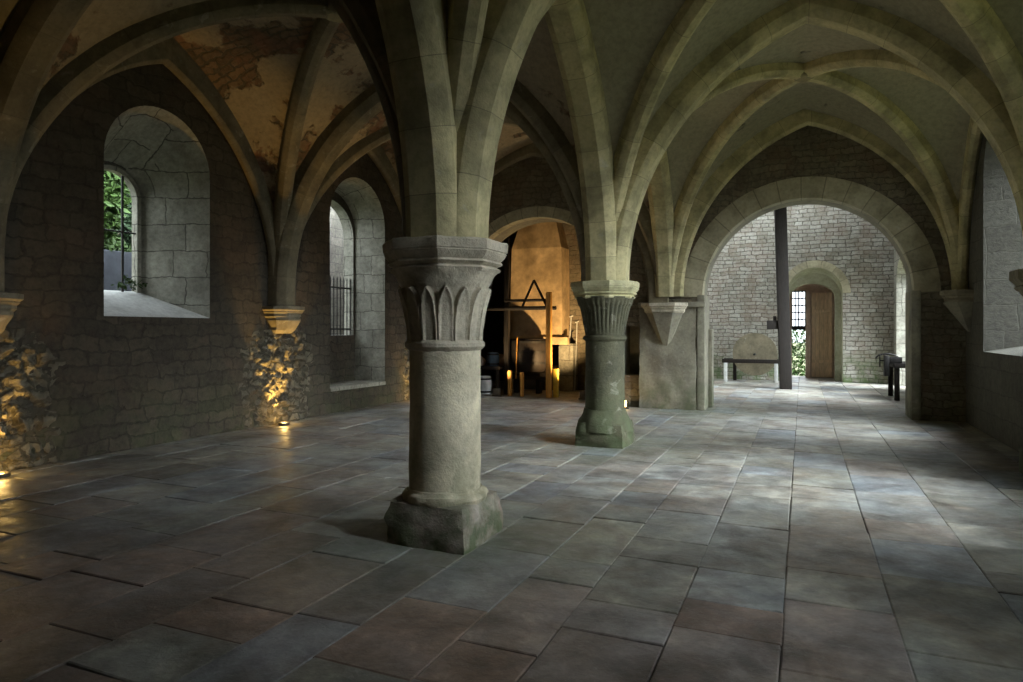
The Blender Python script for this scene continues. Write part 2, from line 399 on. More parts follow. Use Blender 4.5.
# far wall with two arched openings and a dark niche
cuts = [splay(arch_pts(0.0, 1.83, -.5, 2.26, 1.83, 40), arch_pts(0.0, 1.83, -.5, 2.26, 1.83, 40), 13.77, 14.5, 'y', .05),
        splay(arch_pts(-5.42, 1.72, -.5, 2.50, 1.59, 36), arch_pts(-5.42, 1.72, -.5, 2.50, 1.59, 36), 13.77, 14.5, 'y', .05),
        lambda bm: box(bm, -3.42, -3.10, 13.5, 14.3, .66, 1.68)]
cut_wall('wall_far', (-9.25, 3.6, 13.77, 14.5, -.3, 6.3), cuts, M['wall'], reveal=M['pier'])
# room beyond: side wall with a broad window and a tall doorway, end wall with a deep arched doorway
cuts = [splay(arch_pts(17.4, 1.7, 1.2, 4.6, 1.3), arch_pts(17.4, 1.5, 1.4, 4.6, 1.2), 2.5, 3.2, 'x'),
        splay(arch_pts(21.25, .95, -.5, 3.0, .62), arch_pts(21.4, .72, -.5, 2.9, .60), 2.5, 3.2, 'x')]
cut_wall('wall_back_right', (2.5, 3.2, 14.5, 23.6, -.3, 6.6), cuts, M['ashlar'])
cuts = [splay(arch_pts(.345, .79, -.5, 2.72, .82), arch_pts(.345, .76, -.5, 2.62, .78), 22.8, 23.25, 'y', .01),
        splay(arch_pts(.28, .66, -.5, 2.62, .46), arch_pts(.28, .66, -.5, 2.62, .46), 23.2, 23.7, 'y')]
cut_wall('wall_back', (-9.0, 3.2, 22.8, 23.6, -.3, 6.6), cuts, M['back'], reveal=M['paleplaster'])
cut_wall('wall_partition', (-3.3, -2.95, 14.5, 22.8, -.3, 6.6), [], M['back'])
cut_wall('wall_forge_end', (-9.25, -3.3, 19.2, 19.8, -.3, 6.6), [splay(arch_pts(-6.0, .6, 2.6, 4.0, .6), arch_pts(-6.0, .5, 2.8, 4.0, .5), 19.2, 19.8, 'y')], M['darkwall'])
cut_wall('wall_forge_left', (-9.6, -9.0, 14.5, 19.8, -.3, 6.6), [], M['darkwall'])
# porch behind the back door
cuts = [lambda bm: box(bm, -.33, .10, 24.5, 25.2, -.5, 2.95)]
cut_wall('wall_porch', (-1.2, 1.6, 24.8, 25.1, -.3, 3.6), cuts, M['paleframe'])
cut_wall('wall_porch_left', (-1.2, -.75, 23.6, 24.8, -.3, 3.6), [], M['paleframe'])
cut_wall('wall_porch_right', (1.25, 1.6, 23.6, 24.8, -.3, 3.6), [], M['paleframe'])
def slab(name, bx, m):
    bm = bmesh.new(); box(bm, *bx); o = obj(name, bm, m, smooth=False); o['kind'] = 'structure'; return o
slab('ceiling_outer', (-9.3, 3.7, -5.3, 14.6, 6.2, 6.5), M['darkwall'])
cut_wall('ceiling_back', (-9.6, 3.3, 14.4, 23.7, 6.5, 6.8), [lambda bm: box(bm, -1.5, 2.45, 20.4, 22.4, 6.3, 7.0)], M['timber'])  # roof hatch added out of view to brighten the back wall
slab('ceiling_porch', (-1.2, 1.6, 23.55, 25.1, 3.3, 3.6), M['paleframe'])
slab('floor_base', (-9.6, 3.7, -5.3, 25.1, -.30, -.02), M['darkwall'])

# flagstone floor
def flagstones():
    bm = bmesh.new(); cl = bm.loops.layers.float_color.new('tint')
    r = random.Random(5)
    pal = [(.27, .255, .215), (.24, .23, .20), (.29, .27, .22), (.235, .22, .18), (.22, .222, .21), (.27, .25, .195), (.25, .215, .175)]
    warm = [(.255, .205, .165), (.25, .18, .14), (.235, .19, .16), (.26, .225, .195), (.22, .21, .20)]
    x = -9.3
    while x < 3.7:
        wd = r.uniform(.40, .72); y = -4.9 + r.uniform(-.6, 0)
        while y < 25.1:
            ln = r.uniform(.38, 1.15)
            g_ = r.uniform(.001, .004); tilt = r.uniform(-.004, .004); tl2 = r.uniform(-.004, .004); z = r.uniform(-.004, .003)
            j = lambda: r.uniform(-.009, .009)
            jj = lambda: r.uniform(-.006, .006)
            cs = [(x + g_ + j() * .4, y + g_ + j()), (x + wd - g_ + j() * .4, y + g_ + j()), (x + wd - g_ + j() * .4, y + ln - g_ + j()), (x + g_ + j() * .4, y + ln - g_ + j())]
            cx, cyy = x + wd / 2, y + ln / 2
            def hz(px, py): return z + tilt * (px - cx) / wd + tl2 * (py - cyy) / ln
            e = .008
            lo = [bm.verts.new((px, py, -.025)) for px, py in cs]
            mid = [bm.verts.new((px, py, hz(px, py) - .005)) for px, py in cs]
            ins = [(px + (e if px < cx else -e), py + (e if py < cyy else -e)) for px, py in cs]
            top = [bm.verts.new((px, py, hz(px, py))) for px, py in ins]
            base = r.choice(pal if cyy > 4.2 else pal[3:4] + warm); k = r.uniform(.82, 1.15) * 1.25; col = (base[0] * k, base[1] * k, base[2] * k, 1)
            fs = []
            for A, B in ((lo, mid), (mid, top)):
                for i in range(4): fs.append(bm.faces.new((A[i], A[(i + 1) % 4], B[(i + 1) % 4], B[i])))
            fs.append(bm.faces.new(top))
            for f in fs:
                for lp in f.loops: lp[cl] = col
            y += ln
        x += wd
    o = obj('floor', bm, M['floor'], smooth=False, normals=False); o['kind'] = 'structure'
flagstones()

# ------------------------------------------------------------------ arches and ribs
def arc_path(P0, P1, zspring, rise, stilt=0.0, round_=False, n=26, half=False):
    """points along an arch whose intrados runs from P0 to P1 (xy), pointed by default; returns (point, outward normal)"""
    P0 = Vector((*P0, 0)); P1 = Vector((*P1, 0)); L = (P1 - P0).length; a = L / 2; d = (P1 - P0) / L
    out = []
    if round_ and False: pass
    R = (a * a + rise * rise) / (2 * a)
    cen = -a + R
    amax = math.acos(max(-1, min(1, (0 - cen) / -R))) if R > 0 else PI / 2
    left = []
    for k in range(n + 1):
        ph = amax * k / n
        x = cen - R * math.cos(ph); z = R * math.sin(ph)
        left.append((x, z, -math.cos(ph), math.sin(ph)))
    if stilt > 0: left = [(-a, -stilt, -1, 0)] + left
    seq = left + ([] if half else [(-x, z, -nx, nz) for x, z, nx, nz in left[::-1]][1:])
    for x, z, nx, nz in seq:
        p = P0 + d * (x + a); p.z = zspring + z
        out.append((p, Vector((d.x * nx, d.y * nx, nz))))
    # at the apex the normal of a pointed arch is vertical
    i = len(left) - 1
    if True: out[i] = (out[i][0], Vector((0, 0, 1)) / max(.6, math.sin(amax)))
    side = Vector((-d.y, d.x, 0))
    return out, side
def sweep(path, side, W, D, ch):
    bm = bmesh.new(); uvl = bm.loops.layers.uv.new('UVMap')
    prof = [(-W / 2, D), (-W / 2, ch), (-W / 2 + ch * .25, ch * .55), (-W / 2 + ch, 0), (W / 2 - ch, 0), (W / 2 - ch * .25, ch * .55), (W / 2, ch), (W / 2, D)]
    rings = []; us = []; u = 0; last = None
    for p, nrm in path:
        if last is not None: u += (p - last).length
        last = p; us.append(u)
        rings.append([bm.verts.new(p + side * a + nrm * b) for a, b in prof])
    n = len(prof)
    for i in range(len(rings) - 1):
        for k in range(n):
            f = bm.faces.new((rings[i][k], rings[i][(k + 1) % n], rings[i + 1][(k + 1) % n], rings[i + 1][k]))
            for lp, (uu, vv) in zip(f.loops, ((us[i], k), (us[i], k + 1), (us[i + 1], k + 1), (us[i + 1], k))): lp[uvl].uv = (uu, vv * .1)
    bm.faces.new(rings[0][::-1]); bm.faces.new(rings[-1])
    return bm
RISE = 3.22
OFF = .32
def arch(name, P0, P1, label, group, W=.44, D=.34, ch=.11, stilt=0, rise=RISE, z=ZC, m='rib'):
    p, s = arc_path(P0, P1, z, rise, stilt)
    return tag(obj(name, sweep(p, s, W, D, ch), M[m], angle=25), label, 'arch', group)
bayname = {0: 'nearest', 1: 'second', 2: 'furthest'}
pil = {1: 'the pillar beside the viewer', 2: 'the near pillar with leaf capital', 3: 'the green mossy pillar', 4: 'the far wall pier'}
for k in (1, 2, 3):
    y = YB[k]
    arch('pointed_arch', (XP + OFF, y), (XR - .28, y), 'pale stone pointed arch crossing right aisle from ' + pil[k], 'transverse arches of the vault')
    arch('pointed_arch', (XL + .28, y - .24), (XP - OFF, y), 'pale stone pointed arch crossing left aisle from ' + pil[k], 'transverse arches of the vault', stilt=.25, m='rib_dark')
for k in (1, 2, 3):
    arch('pointed_arch', (XP, YB[k] + OFF), (XP, YB[k + 1] - (OFF if k < 3 else .20)),
         {1: 'pointed arch springing from front of the near pillar towards viewer', 2: 'pointed arch spanning from near leaf-capital pillar to green mossy pillar', 3: 'pointed arch spanning from green mossy pillar to far wall pier'}[k],
         'arches along the pillar row', rise=3.15)
# wall ribs against the far wall and the side walls
arch('wall_rib', (XP + .36, YB[4] - .07), (XR - .22, YB[4] - .07), 'pointed stone wall rib above the tall round arch to back room', 'ribs against the walls', W=.16, D=.42, ch=.05, rise=3.17)
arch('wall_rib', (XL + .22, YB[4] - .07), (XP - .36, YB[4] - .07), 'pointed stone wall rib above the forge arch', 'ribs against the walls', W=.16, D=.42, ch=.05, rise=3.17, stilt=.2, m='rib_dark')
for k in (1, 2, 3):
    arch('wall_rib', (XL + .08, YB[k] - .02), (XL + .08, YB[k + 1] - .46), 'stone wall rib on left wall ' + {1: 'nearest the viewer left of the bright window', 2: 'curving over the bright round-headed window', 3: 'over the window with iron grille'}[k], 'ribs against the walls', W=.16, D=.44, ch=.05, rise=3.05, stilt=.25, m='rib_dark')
    arch('wall_rib', (XR - .08, YB[k] + .22), (XR - .08, YB[k + 1] - .22), 'stone wall rib on dark right wall in ' + bayname[k - 1] + ' bay', 'ribs against the walls', W=.16, D=.44, ch=.05, rise=3.05)

DL = -.24
def wy(x, y): return y + (DL if x == XL else 0)
def diag_path(C, P, stilt):
    """half diagonal from pier point P up to the crown above C"""
    C = Vector(C); P = Vector(P); d = (C - P).normalized(); L = (C - P).length - .22
    p0 = C - d * L
    out = []
    H = 3.27; n = 26
    if stilt > 0: out.append((Vector((p0.x, p0.y, ZC - stilt)), Vector((-d.x, -d.y, 0))))
    for k in range(n + 1):
        ph = PI / 2 * k / n
        x = L * (1 - math.cos(ph)); z = H * math.sin(ph)
        nv = Vector((-math.cos(ph) / L, math.sin(ph) / H)).normalized()
        out.append((Vector((p0.x + d.x * x, p0.y + d.y * x, ZC + z)), Vector((d.x * nv.x, d.y * nv.x, nv.y))))
    return out, Vector((-d.y, d.x, 0))
names = {('R', 0): 'diagonal ribs of right aisle vault nearest the viewer', ('R', 1): 'crossed diagonal stone ribs over middle bay of right aisle',
         ('R', 2): 'crossed diagonal stone ribs meeting just before the tall round arch', ('L', 0): 'dark diagonal ribs of left aisle vault nearest the viewer',
         ('L', 1): 'crossed diagonal ribs above the bright left window bay', ('L', 2): 'crossed diagonal ribs above the grilled window bay beside the forge'}
def vault(sidex, j):
    xa, xb = (XP, XR) if sidex == 'R' else (XL, XP)
    ya, yb = YB[j + 1], YB[j + 2]
    C = ((xa + xb) / 2, (ya + yb) / 2)
    build = j >= 0
    if build: root = empty('vault_ribs', (C[0], C[1], ZC + 3.27), names[(sidex, j)], 'vault ribs', 'diagonal rib crossings of the vault')
    diag = {}
    for x in (xa, xb):
        for y in (ya, yb):
            onwall = x in (XL, XR)
            st = .27 if x == XL else 0
            p, s = diag_path(C, (x, wy(x, y)), st)
            diag[(x, y)] = p[1:] if st else p
            if build:
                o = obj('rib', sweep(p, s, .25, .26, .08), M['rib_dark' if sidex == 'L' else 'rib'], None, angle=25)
                o.parent = root; o.matrix_parent_inverse = Matrix.Translation(-root.location)
    if build:
        bm = bmesh.new(); lathe(bm, [(.05, -.01), (.13, 0), (.16, .03), (.16, .28)], 24, (C[0], C[1], ZC + 3.27))
        o = obj('keystone', bm, M['rib']); o.parent = root; o.matrix_parent_inverse = Matrix.Translation(-root.location)
    # webs
    bm = bmesh.new()
    def side_curve(Pa, Pb, n):
        pa, s = arc_path(Pa, Pb, ZC, RISE, 0, n=n, half=True)
        return [q + nn * .20 for q, nn in pa]
    n = 26; m_ = 8
    for (A, B) in (((xa, ya), (xb, ya)), ((xa, yb), (xb, yb)), ((xa, ya), (xa, yb)), ((xb, ya), (xb, yb))):
        for (u, v) in ((A, B), (B, A)):
            ku = u; u = (u[0], wy(*u)); v = (v[0], wy(*v)) if v[0] != XL or True else v
            dv = (Vector(v) - Vector(u)).normalized(); Pa = Vector(u) + dv * .30; Pb = Vector(v) - dv * .30
            S = side_curve(tuple(Pa), tuple(Pb), n)
            Dg = [q + nn * .16 for q, nn in diag[ku]]
            grid = []
            for i in range(n + 1):
                row = []
                for k in range(m_ + 1):
                    f = k / m_; p = Dg[i].lerp(S[i], f)
                    p.z += .10 * math.sin(PI * f) * (i / n)
                    p.z += .03 * noise.fractal(p * 1.5, 1, 2, 2) * math.sin(PI * f)
                    row.append(bm.verts.new(p))
                grid.append(row)
            for i in range(n):
                for k in range(m_): bm.faces.new((grid[i][k], grid[i][k + 1], grid[i + 1][k + 1], grid[i + 1][k]))
    bmesh.ops.remove_doubles(bm, verts=bm.verts[:], dist=.0015)
    o = obj('ceiling', bm, M['vault_red'] if (sidex == 'L' and j > 0) else M['vault'], angle=40)
    # make sure normals look down into the room, then give the shell its thickness upwards
    me = o.data
    up = sum(p.normal.z * p.area for p in me.polygons)
    if up > 0: me.flip_normals()
    md = o.modifiers.new('thick', 'SOLIDIFY'); md.thickness = .12; md.offset = -1
    o['kind'] = 'structure'
for j in (-1, 0, 1, 2):
    vault('R', j); vault('L', j)

# ------------------------------------------------------------------ pillars
def pillar(y, label, mshaft, seed, leaves):
    root = empty('stone_pillar', (XP, y, 0), label, 'pillar', 'pillars down the middle of the room')
    # plinth
    bm = bmesh.new(); s = .345
    box(bm, -s, s, -s, s, 0, .31)
    bmesh.ops.subdivide_edges(bm, edges=bm.edges[:], cuts=9, use_grid_fill=True)
    for v in bm.verts:
        x, yy, z = v.co
        # broken corners and a worn sloping top
        q = max(abs(x), abs(yy)) ; cr = (abs(x) + abs(yy)) / (2 * s)
        if cr > .86: k = 1 - (cr - .86) * (.40 if z > .2 else .22); v.co.x *= k; v.co.y *= k
        if z > .22: v.co.x *= 1 - (z - .22) * .75; v.co.y *= 1 - (z - .22) * .75
    rough(bm, .030, 5, seed); rough(bm, .010, 18, seed)
    for v in bm.verts:
        if v.co.z < .03: v.co.z = 0
    obj('plinth', bm, M['plinth'] if leaves else M['pillar2'], root, angle=60)
    bm = bmesh.new()
    rows = [(.30, .27), (.325, .30), (.335, .33), (.325, .36), (.295, .375), (.288, .39)] if leaves else [(.40, .20), (.385, .27), (.37, .33), (.34, .38), (.31, .43), (.285, .50)]
    lathe(bm, rows, 64); rough(bm, .018, 7, seed + 2)
    obj('base_ring', bm, M['pillar'] if leaves else mshaft, root)
    bm = bmesh.new()
    rows = [(.277 - .004 * k / 24, .36 + (1.47 - .36) * k / 24) for k in range(25)]
    lathe(bm, rows, 72); rough(bm, .006, 4, seed + 4)
    obj('shaft', bm, mshaft, root)
    bm = bmesh.new()
    lathe(bm, [(.270, 1.44), (.290, 1.455), (.308, 1.475), (.308, 1.50), (.290, 1.52), (.272, 1.53)], 64); rough(bm, .006, 12, seed)
    obj('neck_ring', bm, M['capital'] if leaves else mshaft, root)
    # bell with carved leaves
    z0, z1 = 1.51, 2.06
    bm = bmesh.new()
    NL = 15 if leaves else 34
    def bell(t, r, z):
        f = (z - z0) / (z1 - z0)
        rr = .272 + .045 * f + .085 * f ** 3
        th = t * NL / (2 * PI); fr = (th % 1) * 2 - 1
        if leaves:
            ltop = .74
            if f < ltop + .05:
                q = (f / ltop)
                wdt = .97 * max(0, 1 - q ** 4) ** .62 if q < 1 else 0
                a = abs(fr)
                if a < wdt:
                    e = (wdt - a)
                    rr += .020 * min(1, e / .10) - .012 * min(1, max(0, e - .16) / .3) + .012 * q * q
                else:
                    rr -= .012 * min(1, (a - wdt) / .15) * (1 if q < 1 else max(0, 1 - (f - ltop) / .05))
            if f > .9: rr += (octr(t, .40) - .398) * (f - .9) * 10
        else:
            rr += .014 * min(1, f * 3) * (1 - fr * fr) * (1 if f < .8 else max(0, (1 - f) / .2))
            if .78 < f: rr += .01
        return rr
    lathe(bm, [(0.3, z0 + (z1 - z0) * k / 44) for k in range(45)], 288, rf=bell); rough(bm, .005, 9, seed)
    obj('leaf_bell' if leaves else 'fluted_bell', bm, M['capital'] if leaves else mshaft, root, angle=60)
    bm = bmesh.new()
    rows = [(.385, 2.03), (.415, 2.04), (.424, 2.055), (.415, 2.07), (.400, 2.075), (.400, 2.082), (.425, 2.09), (.440, 2.105), (.432, 2.118), (.424, 2.122), (.452, 2.15), (.468, 2.18), (.463, 2.186), (.463, 2.192), (.474, 2.196), (.478, 2.255), (.470, 2.27), (.2, 2.272)]
    lathe(bm, [(r_, z_) for r_, z_ in rows], 96, rf=lambda t, r, z: octr(t, r * .945)); rough(bm, .007, 6, seed + 5)
    obj('abacus', bm, M['capital'] if leaves else dressed('lichened_abacus_stone', (.56, .52, .30)), root, angle=30)
    return root
pillar(YB[2], 'near round stone pillar with carved leaf capital on broken square plinth', M['pillar'], 1.0, True)
pillar(YB[3], 'further round stone pillar, green with moss, with narrow fluted capital', M['pillar2'], 2.0, False)
pillar(YB[1], 'round stone pillar just outside the left of the view beside the viewer', M['pillar'], 3.0, True)

# ------------------------------------------------------------------ corbels
def wall_corbel(loc, rz, label, h=.46, w=.74, tip=False, z=2.0, m=None, group='carved corbels under the wall ribs'):
    """half-octagonal bracket; local +x points out of the wall, z = top"""
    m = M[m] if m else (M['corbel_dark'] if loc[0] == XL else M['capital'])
    root = empty('wall_corbel', (loc[0], loc[1], z), label, 'corbel', group, rz)
    def ringpts(hw, d, zz): return [(0, -hw, zz), (d * .6, -hw, zz), (d, -hw * .55, zz), (d, hw * .55, zz), (d * .6, hw, zz), (0, hw, zz)]
    def stack(rows):
        bm = bmesh.new(); prev = None; first = None
        for hw, d, zz in rows:
            r_ = [bm.verts.new(q) for q in ringpts(hw, d, zz)]
            if prev:
                for k in range(6): bm.faces.new((prev[k], prev[(k + 1) % 6], r_[(k + 1) % 6], r_[k]))
            else: first = r_
            prev = r_
        bm.faces.new(first[::-1]); bm.faces.new(prev)
        return bm
    hw = w / 2
    obj('abacus', stack([(hw * .80, .32, -.20), (hw * .86, .35, -.17), (hw * .86, .35, -.13), (hw * .92, .38, -.10), (hw * .92, .38, -.085), (hw, .41, -.06), (hw, .41, 0)]), m, root, angle=20)
    if tip:
        obj('bracket', stack([(.03, .03, -h - .2), (hw * .35, .17, -h * .70 - .14), (hw * .78, .37, -.2)]), M['pier'], root, angle=20)
    else:
        obj('bracket', stack([(hw * .52, .20, -h), (hw * .60, .27, -h + .06), (hw * .60, .30, -h + .10), (hw * .76, .36, -.24), (hw * .76, .36, -.2)]), m, root, angle=20)
    return root
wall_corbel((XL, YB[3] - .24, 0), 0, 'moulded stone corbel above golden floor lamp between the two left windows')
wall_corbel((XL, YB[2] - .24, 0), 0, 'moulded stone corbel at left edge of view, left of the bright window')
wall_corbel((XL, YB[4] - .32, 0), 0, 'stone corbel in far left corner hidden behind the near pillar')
wall_corbel((XP, YB[4], 0), -PI / 2, 'pointed stone corbel on pier between forge arch and tall round arch', h=.75, w=.92, tip=True, z=2.14)
wall_corbel((XR, YB[4] - .30, 0), PI, 'dark stone corbel in the corner right of the tall round arch', m='corbel_dark', h=.5, w=.6, tip=True, z=2.27)
# engaged half pillars on the right wall
for k, lb in ((3, 'half-round stone pillar against right wall at right edge of view'), (2, 'half-round stone pillar against right wall nearest the viewer')):
    y = YB[k]
    root = empty('half_pillar', (XR, y, 0), lb, 'half pillar', 'half pillars on the right wall')
    bm = bmesh.new(); lathe(bm, [(.36, 0), (.35, .25), (.30, .30), (.27, .34)] , 48); rough(bm, .01, 6, k); obj('base', bm, M['pillar2'], root)
    bm = bmesh.new(); lathe(bm, [(.26, .3), (.255, 1.6)], 48); obj('shaft', bm, M['pier'], root)
    bm = bmesh.new(); lathe(bm, [(.26, 1.55), (.29, 1.57), (.29, 1.61), (.265, 1.63), (.275, 1.75), (.31, 1.95), (.37, 2.06)], 48); obj('bell', bm, M['corbel_dark'], root)
    bm = bmesh.new(); lathe(bm, [(.37, 2.04), (.40, 2.08), (.38, 2.10), (.42, 2.15), (.44, 2.17), (.44, 2.27), (.1, 2.27)], 96, rf=lambda t, r, z: octr(t, r * .95)); obj('abacus', bm, M['corbel_dark'], root, angle=30)

# ------------------------------------------------------------------ voussoir rings round the openings (trim)
def ring(name, c, hw, zs, y, w_, proj, m, z0=None, rise=None, a0=0, a1=PI, n=48):
    bm = bmesh.new(); uvl = bm.loops.layers.uv.new('UVMap')
    rise = rise or hw; rows = []; us = []; u = 0; last = None
    seq = []
    if z0 is not None: seq.append((c + hw, z0, 1, 0))
    for k in range(n + 1):
        a = a0 + (a1 - a0) * k / n; seq.append((c + hw * math.cos(a), zs + rise * math.sin(a), math.cos(a), math.sin(a)))
    if z0 is not None: seq.append((c - hw, z0, -1, 0))
    for (x, z, nx, nz) in seq:
        if last: u += math.hypot(x - last[0], z - last[1])
        last = (x, z); us.append(u)
        rows.append([bm.verts.new((x, y + .25, z)), bm.verts.new((x, y - proj, z)), bm.verts.new((x + nx * w_, y - proj, z + nz * w_)), bm.verts.new((x + nx * w_, y + .25, z + nz * w_))])
    for i in range(len(rows) - 1):
        for k in range(4):
            f = bm.faces.new((rows[i][k], rows[i][(k + 1) % 4], rows[i + 1][(k + 1) % 4], rows[i + 1][k]))
            for lp, q in zip(f.loops, (us[i], us[i], us[i + 1], us[i + 1])): lp[uvl].uv = (q, 0)
    bm.faces.new(rows[0][::-1]); bm.faces.new(rows[-1])
    o = obj(name, bm, m, angle=25); o['kind'] = 'structure'; return o
ring('trim_1', 0.0, 1.828, 2.26, 13.77, .40, .02, M['vous'])
ring('trim_2', -5.42, 1.718, 2.50, 13.77, .24, .02, M['vous'], rise=1.588)
ring('trim_3', .345, .79, 2.72, 22.8, .22, .03, M['vous'], rise=.82)
# dressed jambs of the tall arch and the pier face
bm = bmesh.new(); box(bm, -1.93, -1.78, 13.74, 14.52, 0, 2.3, .015); o = obj('trim_4', bm, M['pier']); o['kind'] = 'structure'
bm = bmesh.new(); box(bm, 1.78, 1.93, 13.74, 14.52, 0, 2.3, .015); o = obj('trim_5', bm, M['pier']); o['kind'] = 'structure'
bm = bmesh.new(); box(bm, -1.80, -1.70, 14.30, 14.56, 0, 1.62, .02); o = obj('trim_6', bm, M['pier']); o['kind'] = 'structure'
bm = bmesh.new(); box(bm, -3.08, -1.95, 13.70, 13.80, 0, 2.1)
bmesh.ops.subdivide_edges(bm, edges=bm.edges[:], cuts=14, use_grid_fill=True); rough(bm, .03, 4, 3)
o = obj('trim_7', bm, M['pier'], angle=60); o['kind'] = 'structure'

# eroded stone faces under the left corbels
def eroded(yc, hw, seed):
    bm = bmesh.new(); nz, ny = 90, 96
    g_ = []
    for i in range(nz + 1):
        row = []
        for j in range(ny + 1):
            z = 1.62 * i / nz; f = j / ny * 2 - 1; y = yc + hw * f
            env = max(0.0, 1 - (abs(f) * (1.0 + .25 * noise.noise(Vector((seed, z * 2.2, f))))) ** 2.4 - max(0, (z - 1.25) / .45) ** 2 * (abs(f) * 1.3) )
            p = Vector((0, y, z))
            cell = noise.voronoi(p * 4.2 + Vector((seed, 0, 0)) + noise.noise_vector(p * 3) * .5)[0]
            d = min(.5, cell[1] - cell[0]) * .16 + .07 * noise.fractal(p * 7, 1, 2, 4)
            x = XL - .02 + env * (.03 + d * .9)
            row.append(bm.verts.new((x, y, z)))
        g_.append(row)
    for i in range(nz):
        for j in range(ny): bm.faces.new((g_[i][j], g_[i][j + 1], g_[i + 1][j + 1], g_[i + 1][j]))
    return bm
for k, (yc, sd) in enumerate(((YB[2] - .2, 3.0), (YB[3] - .24, 9.0), (YB[4] - .5, 5.0))):
    o = obj('trim_%d' % (8 + k), eroded(yc, .95 if k < 2 else .45, sd), M['rubble'], angle=50)
    md = o.modifiers.new('thick', 'SOLIDIFY'); md.thickness = .08; md.offset = 1 if o.data.polygons[0].normal.x < 0 else -1
    o['kind'] = 'structure'

# ------------------------------------------------------------------ lamps
def uplight(loc, target, label, energy, size=70, r=.07, spill=14):
    root = empty('floor_uplight', loc, label, 'lamp', 'warm uplights on the floor')
    bm = bmesh.new(); lathe(bm, [(r * 1.25, 0), (r * 1.35, .02), (r * 1.3, .045), (r * 1.02, .05), (r * .98, .035)], 32, caps=False); obj('housing', bm, M['steel'], root)
    bm = bmesh.new(); lathe(bm, [(r * .98, .030), (r * .6, .036), (.004, .038)], 32); obj('lens', bm, M['glow'], root)
    ld = bpy.data.lights.new('uplight_bulb', 'SPOT'); ld.energy = energy; ld.color = (1, .60, .16); ld.spot_size = math.radians(size); ld.spot_blend = .45; ld.shadow_soft_size = .03
    lo = bpy.data.objects.new('uplight_bulb', ld); COL.objects.link(lo); lo.location = Vector(loc) + Vector((0, 0, .07))
    lo.rotation_euler = (Vector(target) - lo.location).to_track_quat('-Z', 'Y').to_euler()
    pd = bpy.data.lights.new('uplight_spill', 'POINT'); pd.energy = spill; pd.color = (1, .62, .18); pd.shadow_soft_size = .04
    po = bpy.data.objects.new('uplight_spill', pd); COL.objects.link(po); po.location = Vector(loc) + Vector((0, 0, .11))
uplight((-7.99, YB[3] - .38, 0), (-8.24, YB[3] - .34, 1.3), 'floor uplight glowing gold under the corbel between left windows', 620, 58)
uplight((-7.99, YB[2] - .12, 0), (-8.24, YB[2] - .10, 1.3), 'floor uplight glowing gold at left edge of view', 230, 58)
uplight((-7.93, YB[4] - .75, 0), (-8.12, YB[4] - .7, 1.2), 'floor uplight in far left corner behind the near pillar', 90, 80)

# ------------------------------------------------------------------ left windows
def arch_frame(name, yc, hw, z0, zs, rise, x0, x1, t, m):
    bm = bmesh.new()
    A = arch_pts(yc, hw, z0, zs, rise, 24); B = arch_pts(yc, hw - t, z0 + .0, zs, rise - t, 24)
    ra = [[bm.verts.new((x, p[0], p[1])) for p in P_] for x in (x0, x1) for P_ in (A, B)]
    n = len(A)
    for i in range(1, n):           # open at the sill
        j = (i + 1) % n
        if i == 0: continue
        for (p, q) in ((0, 1), (1, 3), (3, 2), (2, 0)):
            bm.faces.new((ra[p][i], ra[p][j], ra[q][j], ra[q][i]))
    o = obj(name, bm, m); o['kind'] = 'structure'; return o
win1 = arch_frame('window_1', 6.60, .46, 2.16, 3.53, .46, -9.30, -9.18, .07, M['ashlar'])
bm = bmesh.new(); tube(bm, [(-9.22, 6.78, 2.15), (-9.22, 6.78, 3.97)], .018); tube(bm, [(-9.22, 6.15, 3.05), (-9.22, 7.05, 3.05)], .012)
obj('bar', bm, M['iron'], win1)
def grille(yc, x, z0, z1, hw, n, label):
    root = empty('iron_grille', (x, yc, z0), label, 'grille')
    for i in range(n):
        y = -hw + 2 * hw * i / (n - 1)
        bm = bmesh.new(); tube(bm, [(0, y, -.02), (0, y, z1 - z0)], .011, 6); tube(bm, [(0, y, z1 - z0), (0, y, z1 - z0 + .09)], [.016, .001], 6); obj('bar', bm, M['iron'], root)
    for z in (.12, z1 - z0 - .16):
        bm = bmesh.new(); box(bm, -.012, .012, -hw - .03, hw + .03, z - .016, z + .016); obj('rail', bm, M['iron'], root)
grille(11.22, -9.06, 1.50, 2.66, .78, 15, 'black iron grille of spiked upright bars in left far window')
# pale ledge stone of the grilled window seat
bm = bmesh.new(); box(bm, -8.98, -8.22, 10.31, 12.13, .42, .50, .015); rough(bm, .006, 5, 1)
o = obj('trim_11', bm, M['ashlar']); o['kind'] = 'structure'

# leaves
def leaves(n, fn, size, seed):
    r = random.Random(seed); bm = bmesh.new()
    for i in range(n):
        p = Vector(fn(r)); a = Vector((r.gauss(0, 1), r.gauss(0, 1), r.gauss(0, .7))).normalized(); b_ = a.cross(Vector((r.gauss(0, 1), r.gauss(0, 1), r.gauss(0, 1)))).normalized()
        c_ = a.cross(b_); s = size * r.uniform(.6, 1.3)
        bm.faces.new([bm.verts.new(q) for q in (p - a * s, p + b_ * s * .45 + c_ * s * .1, p + a * s, p - b_ * s * .45 + c_ * s * .1)])
    return bm
def blob(r, c, R):
    while True:
        v = Vector((r.uniform(-1, 1), r.uniform(-1, 1), r.uniform(-1, 1)))
        if v.length < 1: break
    v = v.normalized() * (v.length ** .4)
    return (c[0] + v.x * R[0], c[1] + v.y * R[1], c[2] + v.z * R[2])
